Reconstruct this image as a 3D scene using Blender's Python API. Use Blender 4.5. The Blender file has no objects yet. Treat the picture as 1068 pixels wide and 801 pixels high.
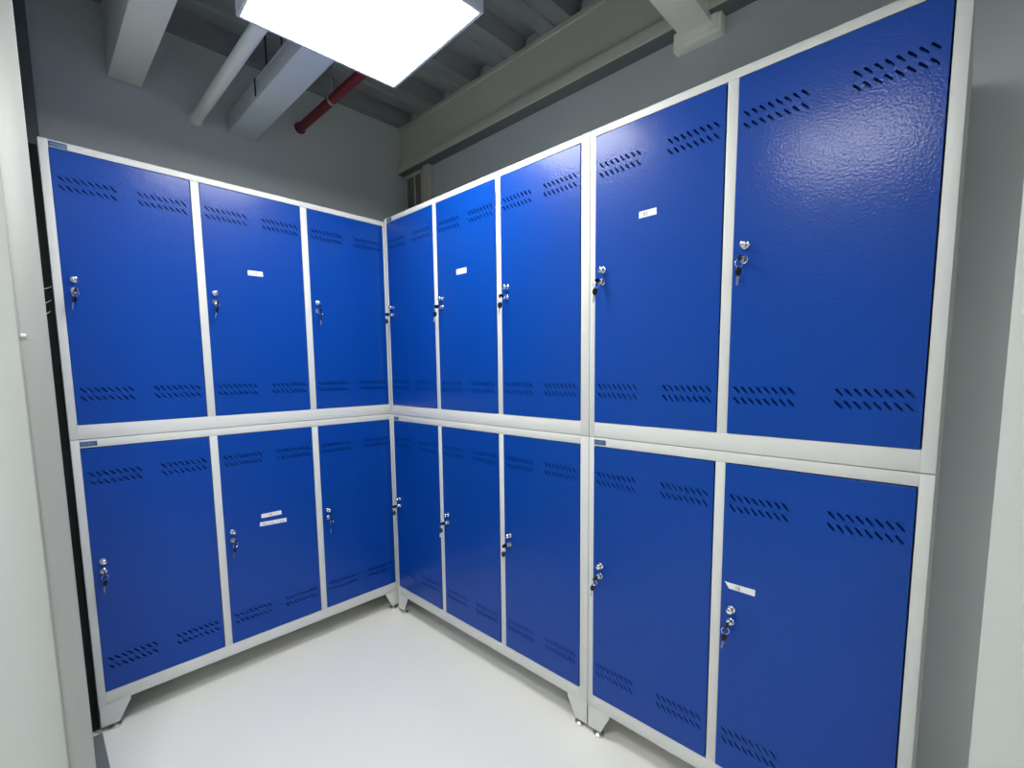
import bpy, bmesh, math, random
from mathutils import Vector, Matrix
C = bpy.context.scene.collection
scene = bpy.context.scene

# ------------------------------------------------------------------ camera
CAM = Vector((-1.30327, -2.21659, 1.31332))
yaw, pit, rol = math.radians(46.9224), math.radians(-5.783), math.radians(-0.4839)
fw = Vector((math.sin(yaw)*math.cos(pit), math.cos(yaw)*math.cos(pit), math.sin(pit)))
rt = Vector((math.cos(yaw), -math.sin(yaw), 0)); up = rt.cross(fw)
r2 = math.cos(rol)*rt + math.sin(rol)*up
u2 = -math.sin(rol)*rt + math.cos(rol)*up
cd = bpy.data.cameras.new('camera'); cam = bpy.data.objects.new('camera', cd); C.objects.link(cam)
cam.matrix_world = Matrix(((r2.x, u2.x, -fw.x, CAM.x), (r2.y, u2.y, -fw.y, CAM.y), (r2.z, u2.z, -fw.z, CAM.z), (0, 0, 0, 1)))
cd.sensor_fit = 'HORIZONTAL'; cd.sensor_width = 36.0
cd.lens = 486.5731/1068*36.0
cd.shift_x = -(547.3378-534)/1068
cd.shift_y = (434.2072-400.5)/1068
cd.clip_start = 0.01
scene.camera = cam

# ------------------------------------------------------------------ world, view, light levels
w = bpy.data.worlds.new('world'); scene.world = w; w.use_nodes = True
w.node_tree.nodes['Background'].inputs[0].default_value = (0.6, 0.7, 0.75, 1)
w.node_tree.nodes['Background'].inputs[1].default_value = 0.05
vs = scene.view_settings
vs.view_transform = 'Standard'; vs.look = 'None'; vs.gamma = 1.0; vs.use_curve_mapping = False
vs.exposure = 0.0
PANEL_STRENGTH = 28.0

# ------------------------------------------------------------------ materials
def srgb(r, g, b):
    f = lambda c: (c/255/12.92) if c/255 <= 0.04045 else ((c/255+0.055)/1.055)**2.4
    return (f(r), f(g), f(b), 1)

def mat(name, col, rough=0.5, metal=0.0, noise=0.0, nscale=8.0, bump=0.0, bscale=300.0, spec=0.5, emit=0.0, trans=0.0, stretch=None, bdetail=2.0):
    m = bpy.data.materials.new(name); m.use_nodes = True
    nt = m.node_tree; b = nt.nodes['Principled BSDF']
    b.inputs['Base Color'].default_value = col
    b.inputs['Roughness'].default_value = rough
    b.inputs['Metallic'].default_value = metal
    b.inputs['Specular IOR Level'].default_value = spec
    if trans: b.inputs['Transmission Weight'].default_value = trans
    if emit:
        b.inputs['Emission Color'].default_value = (1.0, 0.995, 0.975, 1)
        b.inputs['Emission Strength'].default_value = emit
    tc = nt.nodes.new('ShaderNodeTexCoord')
    mp = nt.nodes.new('ShaderNodeMapping'); nt.links.new(tc.outputs['Object'], mp.inputs['Vector'])
    if stretch: mp.inputs['Scale'].default_value = stretch
    if noise:
        n = nt.nodes.new('ShaderNodeTexNoise'); n.inputs['Scale'].default_value = nscale; n.inputs['Detail'].default_value = 5
        nt.links.new(mp.outputs['Vector'], n.inputs['Vector'])
        mx = nt.nodes.new('ShaderNodeMix'); mx.data_type = 'RGBA'
        mx.inputs['A'].default_value = [max(0, c*(1-noise)) for c in col[:3]]+[1]
        mx.inputs['B'].default_value = [min(1, c*(1+noise)) for c in col[:3]]+[1]
        nt.links.new(n.outputs['Fac'], mx.inputs['Factor']); nt.links.new(mx.outputs['Result'], b.inputs['Base Color'])
    if bump:
        n2 = nt.nodes.new('ShaderNodeTexNoise'); n2.inputs['Scale'].default_value = bscale; n2.inputs['Detail'].default_value = bdetail
        nt.links.new(mp.outputs['Vector'], n2.inputs['Vector'])
        bp = nt.nodes.new('ShaderNodeBump'); bp.inputs['Strength'].default_value = bump; bp.inputs['Distance'].default_value = 0.001
        nt.links.new(n2.outputs['Fac'], bp.inputs['Height']); nt.links.new(bp.outputs['Normal'], b.inputs['Normal'])
    return m

M = {}
M['blue'] = mat('blue_powder_coat', (0.000, 0.052, 0.335, 1), 0.38, bump=0.50, bscale=170, noise=0.04, nscale=3, spec=0.2)
_b = M['blue'].node_tree.nodes['Principled BSDF']; _b.inputs['Coat Weight'].default_value = 0.26; _b.inputs['Coat Roughness'].default_value = 0.11
for _n in M['blue'].node_tree.nodes:
    if _n.type == 'BUMP': M['blue'].node_tree.links.new(_n.outputs['Normal'], _b.inputs['Coat Normal'])
M['frame'] = mat('pale_grey_powder_coat', srgb(217, 219, 215), 0.45, bump=0.15, bscale=350)
M['wall'] = mat('pale_grey_wall_paint', srgb(198, 205, 208), 0.85, noise=0.03, nscale=3, bump=0.3, bscale=120)
M['wallwhite'] = mat('off_white_wall_paint', srgb(206, 211, 208), 0.8, noise=0.03, nscale=5, bump=0.4, bscale=150)
M['floor'] = mat('pale_epoxy_floor', srgb(241, 241, 233), 0.30, noise=0.035, nscale=2.5, bump=0.05, bscale=60)
M['deck'] = mat('galvanised_deck', srgb(142, 148, 152), 0.6, metal=0.2, noise=0.25, nscale=14, stretch=(0.4, 1, 1))
M['beam'] = mat('painted_beam', srgb(246, 246, 238), 0.7, noise=0.05, nscale=6, bump=0.3, bscale=90)
M['steelbeam'] = mat('primed_steel_beam', srgb(204, 204, 190), 0.6, noise=0.05, nscale=4)
M['pipe'] = mat('white_plastic_pipe', srgb(236, 240, 236), 0.45, noise=0.04, nscale=12)
M['duct'] = mat('zinc_grey_duct', srgb(212, 220, 228), 0.5, noise=0.04, nscale=9)
M['red'] = mat('red_pipe_paint', srgb(118, 34, 46), 0.5)
M['darksteel'] = mat('dark_steel', srgb(40, 42, 44), 0.5, metal=0.6)
M['chrome'] = mat('chrome', (0.85, 0.85, 0.83, 1), 0.13, metal=1.0)
M['zinc'] = mat('zinc_plate', (0.62, 0.63, 0.62, 1), 0.3, metal=1.0)
M['black'] = mat('black_plastic', (0.006, 0.006, 0.008, 1), 0.35)
M['paper'] = mat('white_paper_tape', srgb(236, 236, 236), 0.6, noise=0.02, nscale=60)
M['ink'] = mat('pen_ink', srgb(34, 30, 44), 0.7)
M['brand'] = mat('slate_blue_label', srgb(58, 92, 128), 0.35)
M['brandink'] = mat('pale_label_ink', srgb(120, 150, 178), 0.4)
M['clearlabel'] = mat('pale_label', srgb(206, 212, 210), 0.35)
M['diffuser'] = mat('lit_diffuser', (1, 1, 1, 1), 0.5, emit=PANEL_STRENGTH)
M['housing'] = mat('white_lamp_housing', srgb(206, 214, 220), 0.4)
M['jamb'] = mat('satin_metal_jamb', srgb(176, 178, 176), 0.5, metal=0.35, noise=0.05, nscale=30, stretch=(1, 1, 0.05))
M['darkstrip'] = mat('dark_grey_strip', srgb(104, 112, 116), 0.7, noise=0.08, nscale=20)
M['glass'] = mat('dark_vent_mesh', srgb(118, 114, 104), 0.4, noise=0.2, nscale=25)
M['gapshade'] = mat('black_gap_shade', (0.012, 0.013, 0.013, 1), 0.8)
M['cable'] = mat('off_white_cable', srgb(200, 196, 184), 0.5)
M['strip'] = mat('grey_floor_strip', srgb(118, 124, 124), 0.6, noise=0.08, nscale=30)

# ------------------------------------------------------------------ mesh helpers
class MB:
    def __init__(s): s.bm = bmesh.new()
    def _add(s, tmp, mi=0, mtx=None, smooth=False):
        if mtx is not None: bmesh.ops.transform(tmp, matrix=mtx, verts=tmp.verts)
        for f in tmp.faces: f.material_index = mi; f.smooth = smooth
        me = bpy.data.meshes.new('tmp'); tmp.to_mesh(me); tmp.free(); s.bm.from_mesh(me); bpy.data.meshes.remove(me)
        return s
    def box(s, x0, x1, y0, y1, z0, z1, bev=0.0, mi=0, mtx=None):
        t = bmesh.new(); bmesh.ops.create_cube(t, size=1)
        for v in t.verts:
            v.co = Vector(((x0+x1)/2+v.co.x*(x1-x0), (y0+y1)/2+v.co.y*(y1-y0), (z0+z1)/2+v.co.z*(z1-z0)))
        if bev: bmesh.ops.bevel(t, geom=list(t.edges), offset=bev, segments=2, affect='EDGES', profile=0.5)
        return s._add(t, mi, mtx)
    def prism(s, pts, d0, d1, axis='y', mi=0, bev=0.0, mtx=None):
        t = bmesh.new()
        def mk(p, d): return (p[0], d, p[1]) if axis == 'y' else ((d, p[0], p[1]) if axis == 'x' else (p[0], p[1], d))
        a = [t.verts.new(mk(p, d0)) for p in pts]; b = [t.verts.new(mk(p, d1)) for p in pts]
        n = len(pts); t.faces.new(a); t.faces.new(b[::-1])
        for i in range(n): t.faces.new((a[i], b[i], b[(i+1) % n], a[(i+1) % n]))
        bmesh.ops.recalc_face_normals(t, faces=t.faces)
        if bev: bmesh.ops.bevel(t, geom=list(t.edges), offset=bev, segments=1, affect='EDGES')
        return s._add(t, mi, mtx)
    def lathe(s, prof, seg=32, mtx=None, mi=0):
        # prof = [(r, h)] about local z
        t = bmesh.new(); rings = []
        for r, h in prof:
            if r < 1e-6: rings.append([t.verts.new((0, 0, h))])
            else: rings.append([t.verts.new((r*math.cos(2*math.pi*i/seg), r*math.sin(2*math.pi*i/seg), h)) for i in range(seg)])
        for a, b in zip(rings, rings[1:]):
            for i in range(seg):
                j = (i+1) % seg
                if len(a) == 1 and len(b) > 1: t.faces.new((a[0], b[i], b[j]))
                elif len(b) == 1 and len(a) > 1: t.faces.new((a[i], b[0], a[j]))
                elif len(a) > 1: t.faces.new((a[i], b[i], b[j], a[j]))
        bmesh.ops.recalc_face_normals(t, faces=t.faces)
        return s._add(t, mi, mtx, True)
    def tube(s, pts, r, seg=12, mi=0, mtx=None, cap=True):
        t = bmesh.new(); pts = [Vector(p) for p in pts]; rings = []
        for i, p in enumerate(pts):
            d = (pts[min(i+1, len(pts)-1)]-pts[max(i-1, 0)]).normalized()
            a = d.orthogonal().normalized() if i == 0 else (pa - d*pa.dot(d)).normalized()
            pa = a; b = d.cross(a)
            rr = r[i] if isinstance(r, (list, tuple)) else r
            rings.append([t.verts.new(p+rr*(math.cos(2*math.pi*k/seg)*a+math.sin(2*math.pi*k/seg)*b)) for k in range(seg)])
        for A, B in zip(rings, rings[1:]):
            for k in range(seg): t.faces.new((A[k], A[(k+1) % seg], B[(k+1) % seg], B[k]))
        if cap: t.faces.new(rings[0][::-1]); t.faces.new(rings[-1])
        bmesh.ops.recalc_face_normals(t, faces=t.faces)
        return s._add(t, mi, mtx, True)
    def build(s, name, mats, parent=None, loc=None):
        me = bpy.data.meshes.new(name); s.bm.to_mesh(me); s.bm.free()
        for m in (mats if isinstance(mats, (list, tuple)) else [mats]): me.materials.append(m)
        return link(name, me, parent, loc)

def link(name, me, parent=None, loc=None):
    o = bpy.data.objects.new(name, me); C.objects.link(o)
    if parent is not None: o.parent = parent
    if loc is not None: o.location = loc
    if me is not None:
        try: me.set_sharp_from_angle(angle=math.radians(38))
        except Exception: pass
    return o

def thing(name, label, cat, loc=(0, 0, 0), rotz=0.0, group=None):
    o = bpy.data.objects.new(name, None); C.objects.link(o); o.location = loc; o.rotation_euler = (0, 0, rotz)
    o.empty_display_size = 0.1
    tag(o, label, cat, group); return o

def tag(o, label, cat, group=None):
    o['label'] = label; o['category'] = cat
    if group: o['group'] = group
    return o

def struct(o): o['kind'] = 'structure'; return o

# ------------------------------------------------------------------ the room
ZC = 2.84
struct(MB().box(-3.8, 0.62, -4.6, 0.62, -0.06, 0.0).build('floor', M['floor']))
struct(MB().box(-3.8, 0.62, 0.5, 0.62, 0.0, 3.0).build('wall_back', M['wall']))
struct(MB().box(0.5, 0.62, -4.6, 0.5, 0.0, 3.0).build('wall_right', M['wall']))
struct(MB().box(-3.8, -1.2545, -0.612, 0.5, 0.0, 3.0).build('wall_left', M['wallwhite']))
struct(MB().prism([(-0.25, -2.2665), (-0.05, -2.312), (-0.05, -2.42), (-0.25, -2.42)], 0.0, 2.99, 'z').build('wall_near_right', M['wallwhite']))
struct(MB().box(-3.92, -3.8, -4.6, 0.62, 0.0, 3.0).build('wall_far_left', M['wallwhite']))
struct(MB().box(-3.8, 0.5, -4.72, -4.6, 0.0, 3.0).build('wall_front', M['wallwhite']))

# corrugated steel deck ceiling: flutes run along x
pts = []
y = 0.62
prof = []
k0 = 0.437
prof.append((0.62, ZC))
yy = 0.437
while yy > -4.7:
    prof += [(yy+0.012, ZC), (yy-0.012, ZC+0.075), (yy-0.126, ZC+0.075), (yy-0.150, ZC)]
    # stiffening groove in the low flat
    prof += [(yy-0.225, ZC), (yy-0.231, ZC+0.008), (yy-0.249, ZC+0.008), (yy-0.255, ZC)]
    yy -= 0.33
prof.append((-4.72, ZC))
poly = prof + [(-4.72, ZC+0.16), (0.62, ZC+0.16)]
struct(MB().prism(poly, -3.9, 0.62, axis='x').build('ceiling', M['deck']))

# jamb strip on the edge of the left wall, with a small clip
j = MB()
j.box(-1.303, -1.2540, -0.626, -0.6125, 0.0, 2.83, 0.0015)
j.box(-1.3045, -1.3015, -0.631, -0.6125, 0.0, 2.83, 0.0006)
jo = struct(j.build('trim_1', M['jamb']))
c = MB().box(-1.3005, -1.2930, -0.6335, -0.6265, 1.3965, 1.4045, 0.0015)
c.lathe([(0, .0), (.0035, .0), (.0035, .002), (0, .003)], 16, Matrix.Translation((-1.2945, -.6335, 1.4005)) @ Matrix.Rotation(math.pi/2, 4, 'X'))
c.build('clip', M['pipe'], jo)
# dark grey upright strip where the back wall ends at the left
struct(MB().box(-1.2515, -1.187, 0.462, 0.4995, 0.0, 2.83, 0.002).build('dark_upright_strip', M['darkstrip']))
# grey floor strip in line with the lockers' left side
struct(MB().box(-1.2515, -1.209, -1.25, -0.002, 0.0, 0.004, 0.001).build('trim_3', M['strip']))

# black panel added as shade between the left wall edge and the lockers
struct(MB().box(-1.2515, -1.2130, .035, .055, 0.0, 2.055, .001).build('gap_shade_panel', M['gapshade']))

# ------------------------------------------------------------------ lockers
def circle(cx, cz, r, n=10, a0=0): return [(cx+r*math.cos(a0+2*math.pi*i/n), cz+r*math.sin(a0+2*math.pi*i/n)) for i in range(n)]

def slot_outline(cx, cz):
    # slanted pill, leaning like a backslash
    L, r = 0.0100, 0.0027; a = math.radians(131)
    dx, dz = math.cos(a), math.sin(a); out = []
    for k in range(5):
        t = a - math.pi/2 + math.pi*k/4
        out.append((cx+dx*L*.9+r*math.cos(t), cz+dz*L*.9+r*math.sin(t)))
    for k in range(5):
        t = a + math.pi/2 + math.pi*k/4
        out.append((cx-dx*L*.9+r*math.cos(t), cz-dz*L*.9+r*math.sin(t)))
    return out

_door_cache = {}
def door_mesh(W, H):
    key = (round(W, 4), round(H, 4))
    if key in _door_cache: return _door_cache[key]
    cu = bpy.data.curves.new('door_outline', 'CURVE'); cu.dimensions = '2D'; cu.fill_mode = 'BOTH'; cu.extrude = 0.0006
    def loop(ps):
        sp = cu.splines.new('POLY'); sp.points.add(len(ps)-1); sp.use_cyclic_u = True
        for p, q in zip(sp.points, ps): p.co = (q[0], q[1], 0, 1)
    loop([(0, 0), (W, 0), (W, H), (0, H)])
    for zc in (H-0.092, H-0.121, 0.118, 0.089):
        for x0 in (0.0215, W-0.0215-0.1295):
            for k in range(8): loop(slot_outline(x0+k*0.0185, zc))
    to = bpy.data.objects.new('t', cu); C.objects.link(to)
    dg = bpy.context.evaluated_depsgraph_get(); dg.update()
    me0 = bpy.data.meshes.new_from_object(to.evaluated_get(dg))
    bpy.data.objects.remove(to)
    # curve XY -> door XZ, front face towards -y
    me0.transform(Matrix(((1, 0, 0, 0), (0, 0, 1, 0.0006), (0, 1, 0, 0), (0, 0, 0, 1))))
    m = MB(); m.bm.from_mesh(me0); bpy.data.meshes.remove(me0)
    bmesh.ops.recalc_face_normals(m.bm, faces=m.bm.faces)
    t = 0.0012
    m.box(0, t, 0.0006, 0.018, 0, H); m.box(W-t, W, 0.0006, 0.018, 0, H)
    m.box(t, W-t, 0.0006, 0.018, 0, t); m.box(t, W-t, 0.0006, 0.018, H-t, H)
    m.box(t, W-t, .0135, .0145, t, H-t)
    # rolled front edge
    r = 0.0012
    for a, b in (((0, 0), (W, 0)), ((W, 0), (W, H)), ((W, H), (0, H)), ((0, H), (0, 0))):
        m.tube([(a[0], r, a[1]), (b[0], r, b[1])], r, 8)
    me = bpy.data.meshes.new('door'); m.bm.to_mesh(me); m.bm.free(); me.materials.append(M['blue'])
    _door_cache[key] = me; return me

RX = Matrix.Rotation(math.pi/2, 4, 'X')        # local +z -> -y (towards the viewer)
def knob_mesh():
    m = MB()
    m.lathe([(0, 0), (.0118, 0), (.0118, .0012), (.0108, .002), (.0072, .0026), (.0066, .007), (.0084, .010), (.0098, .0125), (.0104, .0155), (.0098, .0185), (.0075, .0208), (.0035, .0218), (0, .022)], 32, RX)
    m.box(-.0009, .0009, -.0228, -.0205, .0015, .0095, .0004, mi=1)
    me = bpy.data.meshes.new('lock_knob'); m.bm.to_mesh(me); m.bm.free(); me.materials.append(M['chrome']); me.materials.append(M['black'])
    return me
def cyl_mesh():
    m = MB()
    m.lathe([(0, 0), (.0115, 0), (.0115, .0015), (.0098, .003), (.0092, .0095), (.0084, .0110), (.0066, .0112), (.0064, .0103), (0, .0103)], 32, RX)
    m.box(-.0007, .0007, -.01075, -.0100, -.0042, .0042, mi=1)
    me = bpy.data.meshes.new('lock_cylinder'); m.bm.to_mesh(me); m.bm.free(); me.materials.append(M['chrome']); me.materials.append(M['black'])
    return me
KNOB, CYL = knob_mesh(), cyl_mesh()
for me in (KNOB, CYL): me.transform(Matrix.Scale(0.9, 4))
for me in (KNOB, CYL): me.set_sharp_from_angle(angle=math.radians(38))

# pen strokes on a unit square for the handwritten marks on the tape
STROKES = {
 '1': [[(.35, .8), (.5, 1), (.5, 0)]],
 '2': [[(.1, .8), (.45, 1), (.8, .75), (.1, 0), (.9, 0)]],
 '5': [[(.85, 1), (.2, 1), (.15, .55), (.6, .6), (.85, .3), (.5, 0), (.1, .1)]],
 '6': [[(.8, 1), (.3, .6), (.15, .25), (.5, 0), (.85, .25), (.5, .5), (.2, .35)]],
 '7': [[(.1, 1), (.9, 1), (.4, 0)]],
 '8': [[(.5, .5), (.15, .78), (.5, 1), (.85, .78), (.5, .5), (.1, .22), (.5, 0), (.9, .22), (.5, .5)]],
 'w': [[(0, .55), (.2, .1), (.4, .6), (.6, .05), (.85, .5), (1, .3)]],
 'v': [[(0, .2), (.3, .9), (.5, .05), (.7, .6), (1, .25)]],
 '-': [[(.2, .45), (.9, .5)]],
}
def sticker(parent, x, z, wd, h, rot, marks, torn=False):
    """Paper tape stuck on a door. marks = [(char, u, size)]"""
    m = MB()
    if torn: pts = [(-wd/2, h*.62), (-wd/2+.012, -h*.42), (wd/2, -h/2), (wd/2+.001, h/2), (-wd/2+.010, h*.52)]
    else: pts = [(-wd/2, -h/2), (wd/2, -h/2+.0006), (wd/2-.0008, h/2), (-wd/2+.0006, h/2-.0005)]
    m.prism(pts, -.0004, 0.0, 'y')
    for ch, u, sz in marks:
        for st in STROKES[ch]:
            p = [(-wd/2+u*wd+q[0]*sz*.6, -.0007, -sz/2+q[1]*sz) for q in st]
            m.tube(p, .00065, 6, mi=1)
    o = m.build('number_sticker', [M['paper'], M['ink']], parent, (x, -.0001, z)); o.rotation_euler = (0, math.radians(-rot), 0)
    o['label'] = 'strip of white paper tape with pen marks'
    return o

def make_locker(label, loc, rotz, W, z0, z1, doors, zb, zt, feet, brand, stickers, keylabels):
    """front-left-bottom corner at loc; doors = [(x0, x1)] openings; front faces local -y"""
    D = 0.455
    root = thing('storage_locker', label, 'locker', (loc[0], loc[1], z0), rotz, 'blue doored metal lockers stacked two high')
    H = z1-z0; zb -= z0; zt -= z0; bv = 0.0012
    m = MB(); xl, xr = doors[0][0], doors[-1][1]
    m.box(0, xl, 0, .032, 0, H, bv); m.box(xr, W, 0, .032, 0, H, bv)
    m.box(xl, xr, 0.0003, .032, 0, zb, bv); m.box(xl, xr, 0.0003, .032, zt, H, bv)
    m.box(0.001, .0022, .02, D, 0.001, H-.001); m.box(W-.0022, W-.001, .02, D, 0.001, H-.001)
    m.box(.001, W-.001, .02, D, .0008, .002); m.box(.001, W-.001, .02, D, H-.002, H-.0008)
    m.box(.001, W-.001, D-.0012, D, 0.001, H-.001)
    m.build('carcass', M['frame'], root)
    for (a0, a1), (b0, b1) in zip(doors, doors[1:]):
        d = MB().box(a1, b0, 0.0003, .032, zb, zt, bv)
        d.box((a1+b0)/2-.0006, (a1+b0)/2+.0006, .03, D-.002, zb*.2, H-.003)
        d.build('divider', M['frame'], root)
    for i, (a0, a1) in enumerate(doors):
        gl, gr, gt, gb = .0016, .0042, .0036, .0018
        me = door_mesh(a1-a0-gl-gr, zt-zb-gt-gb)
        dr = link('door', me, root, (a0+gl, -.0012, zb+gb))
        dr['label'] = 'blue door with slanted vent slots'
        zm = (zt-zb)/2
        k = link('lock_knob', KNOB, dr, (.0285, 0, zm+.036)); k['label'] = 'round chrome knob'
        cy = link('lock_cylinder', CYL, dr, (.0270, 0, zm-.0005)); cy['label'] = 'chrome key lock'
        for s in stickers.get(i, []): sticker(dr, s[0]-a0-gl, s[1]-zb-gb-z0, *s[2:])
        # world transform of the cylinder mouth for the keys
        p = Matrix.Translation(root.location) @ Matrix.Rotation(rotz, 4, 'Z') @ Vector((a0+gl+.0270, -.0012-.0100, zb+gb+zm-.0005))
        KEYS.append((p, rotz, keylabels[i]))
    if brand:
        m = MB().box(-.0225, .0225, -.0006, 0, -.0085, .0085, .0002)
        for k, (u, wd) in enumerate(((-.014, .006), (-.006, .004), (.001, .007), (.010, .005))):
            m.box(u-wd/2, u+wd/2, -.0008, -.0005, -.001+(.0008 if k % 2 else 0), .0025, mi=1)
        m.box(-.016, .014, -.0008, -.0005, -.0052, -.0042, mi=1)
        b = m.build('maker_label', [M[brand], M['brandink']], root, (xl+.0235, 0.0003, (zt+H)/2-.001))
        b['label'] = 'small pale label' if brand == 'clearlabel' else 'small slate blue label'
    if feet:
        for sx in (0, 1):
            for back in (0, 1):
                f = MB(); T = .0016
                def X(x): return x if sx == 0 else W-x
                pl = [(X(.0008), 0), (X(.0008), -.0795), (X(.054), -.0795), (X(.090), -.010), (X(.090), 0)]
                yf = .0008 if not back else D-.0024
                f.prism(pl, yf, yf+T, 'y')
                pl2 = [(yf if not back else D-.0008, 0), (yf if not back else D-.0008, -.0795), ((.05 if not back else D-.05), -.082), ((.085 if not back else D-.085), 0)]
                xa = X(.0008); xb = X(.0024)
                f.prism(pl2, min(xa, xb), max(xa, xb), 'x')
                yc = .030 if not back else D-.030
                f.box(min(X(.003), X(.055)), max(X(.003), X(.055)), yc-.025, yc+.02, -.0790, -.0770)
                fo = f.build('foot', M['frame'], root)
                lv = MB(); xc = X(.040)
                yl = .013 if not back else D-.013; lv.tube([(xc, yl, -.092), (xc, yl, -.070)], .0045, 12)
                lv.lathe([(0, 0), (.0190, 0), (.0198, .0025), (.0190, .0052), (.011, .0095), (.0065, .0115), (0, .0115)], 28, Matrix.Translation((xc, yl, -z0)))
                lo = lv.build('levelling_foot', M['zinc'], fo); lo['label'] = 'round zinc levelling foot'
    return root

KEYS = []
dL = [(0.0225+i*0.4100, 0.0225+i*0.4100+0.3825) for i in range(3)]
dA = [(0.0213+i*0.4100, 0.0213+i*0.4100+0.3825) for i in range(3)]
dB = [(0.0206, 0.4290), (0.4565, 0.8649)]
LO = dict(z0=.100, z1=1.0815, zb=.1495, zt=1.0525)
UP = dict(z0=1.0835, z1=2.0700, zb=1.1334, zt=2.0470)
Lp, Ap, Bp = (-1.212, 0.0), (0.0, -0.038), (0.0, -1.2985)
R90 = -math.pi/2
def sidekeys(row, bank, pos): return ['keys with black heads hanging in the lock of the %s door, %s' % (p, bank) for p in pos]

make_locker('lower three door blue locker on the left, its middle door with two tape strips', Lp, 0, 1.252,
    LO['z0'], LO['z1'], dL, LO['zb'], LO['zt'], True, 'brand',
    {1: [(0.6165, .678, .084, .019, -1.2, [('1', .36, .010), ('6', .44, .010)]), (0.6225, .6405, .112, .019, -3.2, [('v', .12, .010), ('w', .20, .011), ('v', .36, .009), ('w', .46, .010), ('-', .62, .008), ('w', .74, .011), ('v', .84, .010)])]},
    ['keys with black heads in the lower door nearest the left wall edge',
     'keys with black heads in the lower door that has two tape strips',
     'keys with black heads in the lower door left of the room corner'])
make_locker('upper three door blue locker on the left, one tape strip on its middle door', Lp, 0, 1.252,
    UP['z0'], UP['z1'], dL, UP['zb'], UP['zt'], False, 'brand',
    {1: [(0.6145, 1.7255, .059, .021, 0.6, [('5', .40, .009), ('1', .52, .009)])]},
    ['keys with black heads in the upper door nearest the left wall edge',
     'keys with black heads in the upper left side door that has one tape strip',
     'keys with black heads in the upper door left of the room corner'])
make_locker('lower three door blue locker right of the room corner, without tape', Ap, R90, 1.258,
    LO['z0'], LO['z1'], dA, LO['zb'], LO['zt'], True, 'brand', {},
    ['keys with black heads in the lower door right of the room corner',
     'keys with black heads in the middle lower door right of the corner',
     'keys with black heads in the lower door left of the paired grey stiles'])
make_locker('upper three door blue locker right of the room corner, one tape strip', Ap, R90, 1.258,
    UP['z0'], UP['z1'], dA, UP['zb'], UP['zt'], False, 'brand',
    {1: [(0.6005, 1.7285, .067, .023, -1.0, [('5', .34, .010), ('2', .47, .010)])]},
    ['keys with black heads in the upper door right of the room corner',
     'keys with black heads in the taped upper middle door right of the corner',
     'keys with black heads in the upper door left of the paired grey stiles'])
make_locker('lower two door blue locker nearest the camera, with torn tape above its right lock', Bp, R90, .8905,
    LO['z0'], LO['z1'], dB, LO['zb'], LO['zt'], True, 'brand',
    {1: [(0.506, .705, .080, .018, 0.5, [('1', .36, .010), ('8', .44, .011)], True)]},
    ['keys with black heads in the lower door right of the paired grey stiles',
     'keys with black heads in the lower door below the torn tape at the far right'])
make_locker('upper two door blue locker nearest the camera, tape strip on its left door', Bp, R90, .8905,
    UP['z0'], UP['z1'], dB, UP['zb'], UP['zt'], False, 'clearlabel',
    {0: [(0.2065, 1.7705, .058, .020, 0.0, [('5', .26, .010), ('1', .40, .010)])]},
    ['keys with black heads in the upper door right of the paired grey stiles',
     'keys with black heads in the widest upper door at the far right'])

# ------------------------------------------------------------------ keys: one in the lock, one hanging from its ring
def bow_profile():   # oval plastic key head with a ring hole, centre at origin, z up
    out = []
    for k in range(20):
        a = 2*math.pi*k/20; out.append((.0072*math.cos(a), .0108*math.sin(a)))
    return out
def make_key(label):
    t = thing('key_pair', label, 'keys', group='keys hanging in the locker locks')
    # inserted key: shaft leaves the lock, flat black head seen edge-on, plane vertical
    m = MB()
    m.box(-.0011, .0011, -.007, .0004, -.003, .003, .0003, mi=1)
    pr = [(-.0165+p[1], p[0]) for p in bow_profile()]
    m.prism(pr, -.0022, .0022, 'x', bev=.0006)
    o = m.build('inserted_key', [M['black'], M['zinc']], t)
    # ring
    m = MB(); R = .0085; n = 24; rr = .00075
    for k in range(1):
        ps = [(R*math.cos(2*math.pi*i/n), 0, R*math.sin(2*math.pi*i/n)) for i in range(n+1)]
        m.tube(ps, rr, 8, cap=False, mtx=Matrix.Translation((-.001, -.0205, -.0115)) @ Matrix.Rotation(.35, 4, 'Z'))
    m.build('key_ring', M['chrome'], t)
    # hanging key
    m = MB(); hz = -.0290
    mt = Matrix.Translation((-.004, -.0200, hz)) @ Matrix.Rotation(.15, 4, 'Y') @ Matrix.Rotation(.9, 4, 'Z')
    m.prism(bow_profile(), -.0020, .0020, 'y', bev=.0006, mtx=mt)
    hk = m.build('hanging_key', M['black'], t)
    m = MB()
    m.prism([(-.0024, -.009), (-.0024, -.0285), (0, -.031), (.0018, -.0285), (.0026, -.0255), (.0014, -.0235), (.0026, -.021), (.0014, -.0185), (.0026, -.016), (.0024, -.009)], -.0009, .0009, 'y', mtx=mt)
    b = m.build('key_blade', M['zinc'], hk); b['label'] = 'bare metal blade'
    return t
def dup(root):
    r = root.copy(); C.objects.link(r)
    for ch in list(root.children):
        c = ch.copy(); C.objects.link(c); c.parent = r
        for g in list(ch.children):
            d = g.copy(); C.objects.link(d); d.parent = c
    return r
key0 = None
rnd = random.Random(3)
for i, (p, rz, lab) in enumerate(KEYS):
    o = make_key(lab) if key0 is None else dup(key0)
    if key0 is None: key0 = o
    o.location = p; o.scale = (1.15, 1.15, 1.15); o.rotation_euler = (0, rnd.uniform(-.12, .12), rz); o['label'] = lab

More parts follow.
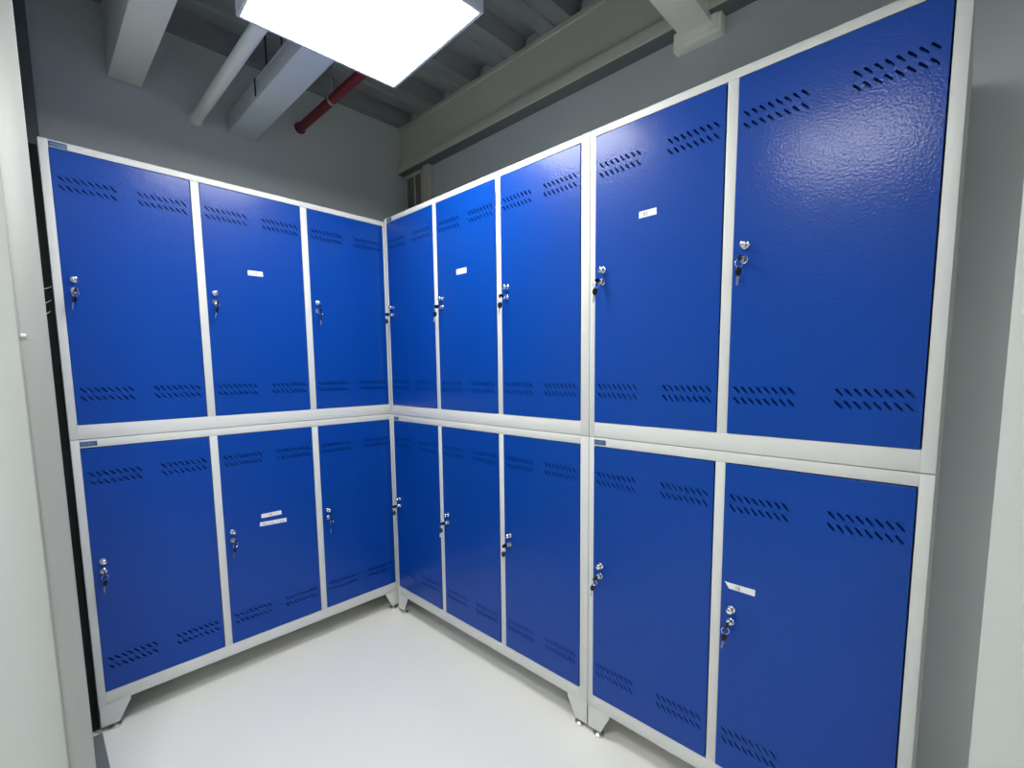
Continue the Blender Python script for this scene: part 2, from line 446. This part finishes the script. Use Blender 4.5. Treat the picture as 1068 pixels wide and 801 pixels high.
# ------------------------------------------------------------------ ceiling lamps
def lamp(label, x, y, z, s, rz):
    t = thing('ceiling_lamp', label, 'ceiling light', (x, y, z), rz, 'square ceiling light panels')
    h = s/2; b = .010
    m = MB()
    for x0, x1, y0, y1 in ((-h-b, h+b, -h-b, -h), (-h-b, h+b, h, h+b), (-h-b, -h, -h, h), (h, h+b, -h, h)):
        m.box(x0, x1, y0, y1, 0, .085, .0012)
    m.box(-h-b, h+b, -h-b, h+b, .083, .088, .001)
    m.build('housing', M['housing'], t)
    d = MB().box(-h+.0005, h-.0005, -h+.0005, h-.0005, .003, .007).build('diffuser', M['diffuser'], t); d['label'] = 'glowing white diffuser'
    for sx in (-1, 1):
        for sy in (-1, 1):
            MB().tube([(sx*(h-.03), sy*(h-.03), .088), (sx*(h-.03), sy*(h-.03), ZC-z+.003)], .0025, 8).build('suspension_rod', M['darksteel'], t)
    return t
lamp('bright square light panel hanging above the room corner', -.532, -.834, 2.37, .505, math.radians(-2.3))
lamp('second square light panel hanging above where the viewer stands', -1.50, -1.76, 2.37, .505, 0)
lamp('third square light panel, added unseen behind the viewer for bounce light', -2.60, -3.90, 2.37, .505, 0)  # added out of view, only to raise the bounce light

# ------------------------------------------------------------------ beams, pipes and ducts under the deck
def topbox(name, x0, x1, y0, y1, z0, z1, m, label, cat, bev=.004):
    return tag(MB().box(x0, x1, y0, y1, z0, z1, bev).build(name, m), label, cat)
topbox('ceiling_beam', -.962, -.848, -4.598, .498, 2.556, ZC, M['beam'], 'broad pale beam under the ceiling, nearest the left side', 'beam')

# steel I-beam along the right wall
t = thing('steel_beam', 'long grey steel beam with a bottom flange above the right lockers', 'beam', (.5, .4985, 2.557))
m = MB()
m.box(-.072, -.0005, -4.99, 0, 0, .048, .002); m.box(-.042, -.0010, -4.99, 0, .046, ZC-2.557-.02); m.box(-.050, -.0005, -4.99, 0, ZC-2.557-.022, ZC-2.557+.001, .001)
m.build('beam_body', M['steelbeam'], t)
o = MB().box(-.066, -.0008, -4.98, -.002, -.004, 0).build('shade_strip', M['darkstrip'], t); o['label'] = 'dark strip added as shade under the flange'  # dark strip added to put shade under the flange
# cross beam with end plate
t = thing('cross_beam', 'short grey beam crossing the steel beam at the top of the right wall', 'beam', (.5, -1.432, 2.52))
m = MB().box(-3.0, -.040, -.057, .057, .012, ZC-2.52, .003); m.build('beam_body', M['beam'], t)
m = MB().box(-.0405, -.0005, -.092, .085, -.030, ZC-2.52, .003); m.box(-.0455, -.0400, -.078, .072, -.012, .28, .001); m.build('end_plate', M['beam'], t)

# round white pipe
t = thing('ceiling_pipe', 'round white pipe under the ceiling between the broad beam and the square duct', 'pipe', (-.652, .498, 2.497))
MB().tube([(0, 0, 0), (0, -4.9, 0)], .0245, 28).build('pipe_body', M['pipe'], t)
MB().lathe([(.0246, 0), (.0300, 0), (.0300, .003), (.0246, .004)], 28, RX).build('wall_collar', M['pipe'], t)
# rectangular duct on hangers
t = thing('cable_duct', 'square grey duct hung from rods, right of the round white pipe', 'duct', (-.462, .498, 2.481))
m = MB().box(-.060, .060, -4.9, 0, 0, .078, .002); m.build('duct_body', M['duct'], t)
m = MB().box(-.0615, .0615, -4.9, 0, .070, .0795, .001); m.build('duct_lid', M['duct'], t)
for yy in (-.415, -1.7, -2.9):
    m = MB(); m.box(-.0645, -.0612, yy-.005, yy+.005, .012, .082, .0005); m.box(-.0645, -.030, yy-.005, yy+.005, .080, .083, .0005)
    m.tube([(-.050, yy-.11, .078), (-.050, yy-.11, ZC-2.481+.003)], .0032, 10); m.tube([(.050, yy-.02, .078), (.050, yy-.02, ZC-2.481+.003)], .0032, 10)
    h = m.build('hanger', M['darksteel'], t); h['label'] = 'dark hanger rods with a side clip'
# red sprinkler pipe
t = thing('sprinkler_pipe', 'dark red round pipe leaving the back wall beside the light panel', 'pipe', (-.170, .498, 2.626))
MB().tube([(0, 0, 0), (0, -2.4, 0)], .0215, 28).build('pipe_body', M['red'], t)
m = MB().lathe([(.0218, -.008), (.0245, -.008), (.0245, .008), (.0218, .008)], 28, Matrix.Translation((0, -.388, 0)) @ RX)
m.tube([(0, -.388, .023), (0, -.388, ZC-2.626+.003)], .0035, 10)
m.prism([(-.010, .024), (.010, .024), (.004, .060), (-.004, .060)], -.391, -.385, 'y')
m.build('pipe_clamp', M['zinc'], t)
MB().lathe([(.0216, 0), (.0290, 0), (.0290, .003), (.0216, .004)], 28, RX).build('wall_collar', M['red'], t)

# framed opening in the corner of the right wall, and the upright trunking beside it
wr = thing('window_1', 'x', 'x'); del wr['label']; del wr['category']; struct(wr); wr.location = (.5, .495, 2.08)
m = MB()
m.box(-.022, -.0005, -.195, -.177, 0, .474, .001); m.box(-.022, -.0005, -.010, 0, 0, .474, .001)
m.box(-.022, -.0005, -.177, -.010, .456, .474, .001); m.box(-.022, -.0005, -.177, -.010, 0, .018, .001); m.box(-.018, -.0005, -.102, -.096, .018, .456)
m.build('window_frame', M['steelbeam'], wr)
m = MB().box(-.008, -.002, -.177, -.010, .018, .456); m.build('window_pane', M['glass'], wr)
m = MB().box(-.035, -.0005, -.030, .030, 0, .475, .002); m.box(-.037, -.034, -.022, .022, .002, .473, .001)
tag(m.build('cable_trunking', M['steelbeam'], None, (.5, .248, 2.081)), 'upright grey trunking on the right wall beside the small framed opening', 'trunking')

# pale cable ends poking out of the dark gap beside the left locker
for k, (z, w2, lab) in enumerate(((1.592, .041, 'longest pale curled cable end in the gap left of the lockers, topmost'), (1.545, .034, 'middle pale curled cable end in the gap left of the lockers'), (1.508, .029, 'shortest pale cable end in the gap left of the lockers, lowest'))):
    ps = [(-1.2540+(w2*i/10), .02-.004*math.sin(i/10*math.pi), z-.004*math.sin(i/10*math.pi)+(.010*(i/10)**2)) for i in range(11)]
    tag(MB().tube(ps, .0013, 8).build('cable_end', M['cable']), lab, 'cable', 'cable ends in the gap beside the left lockers')
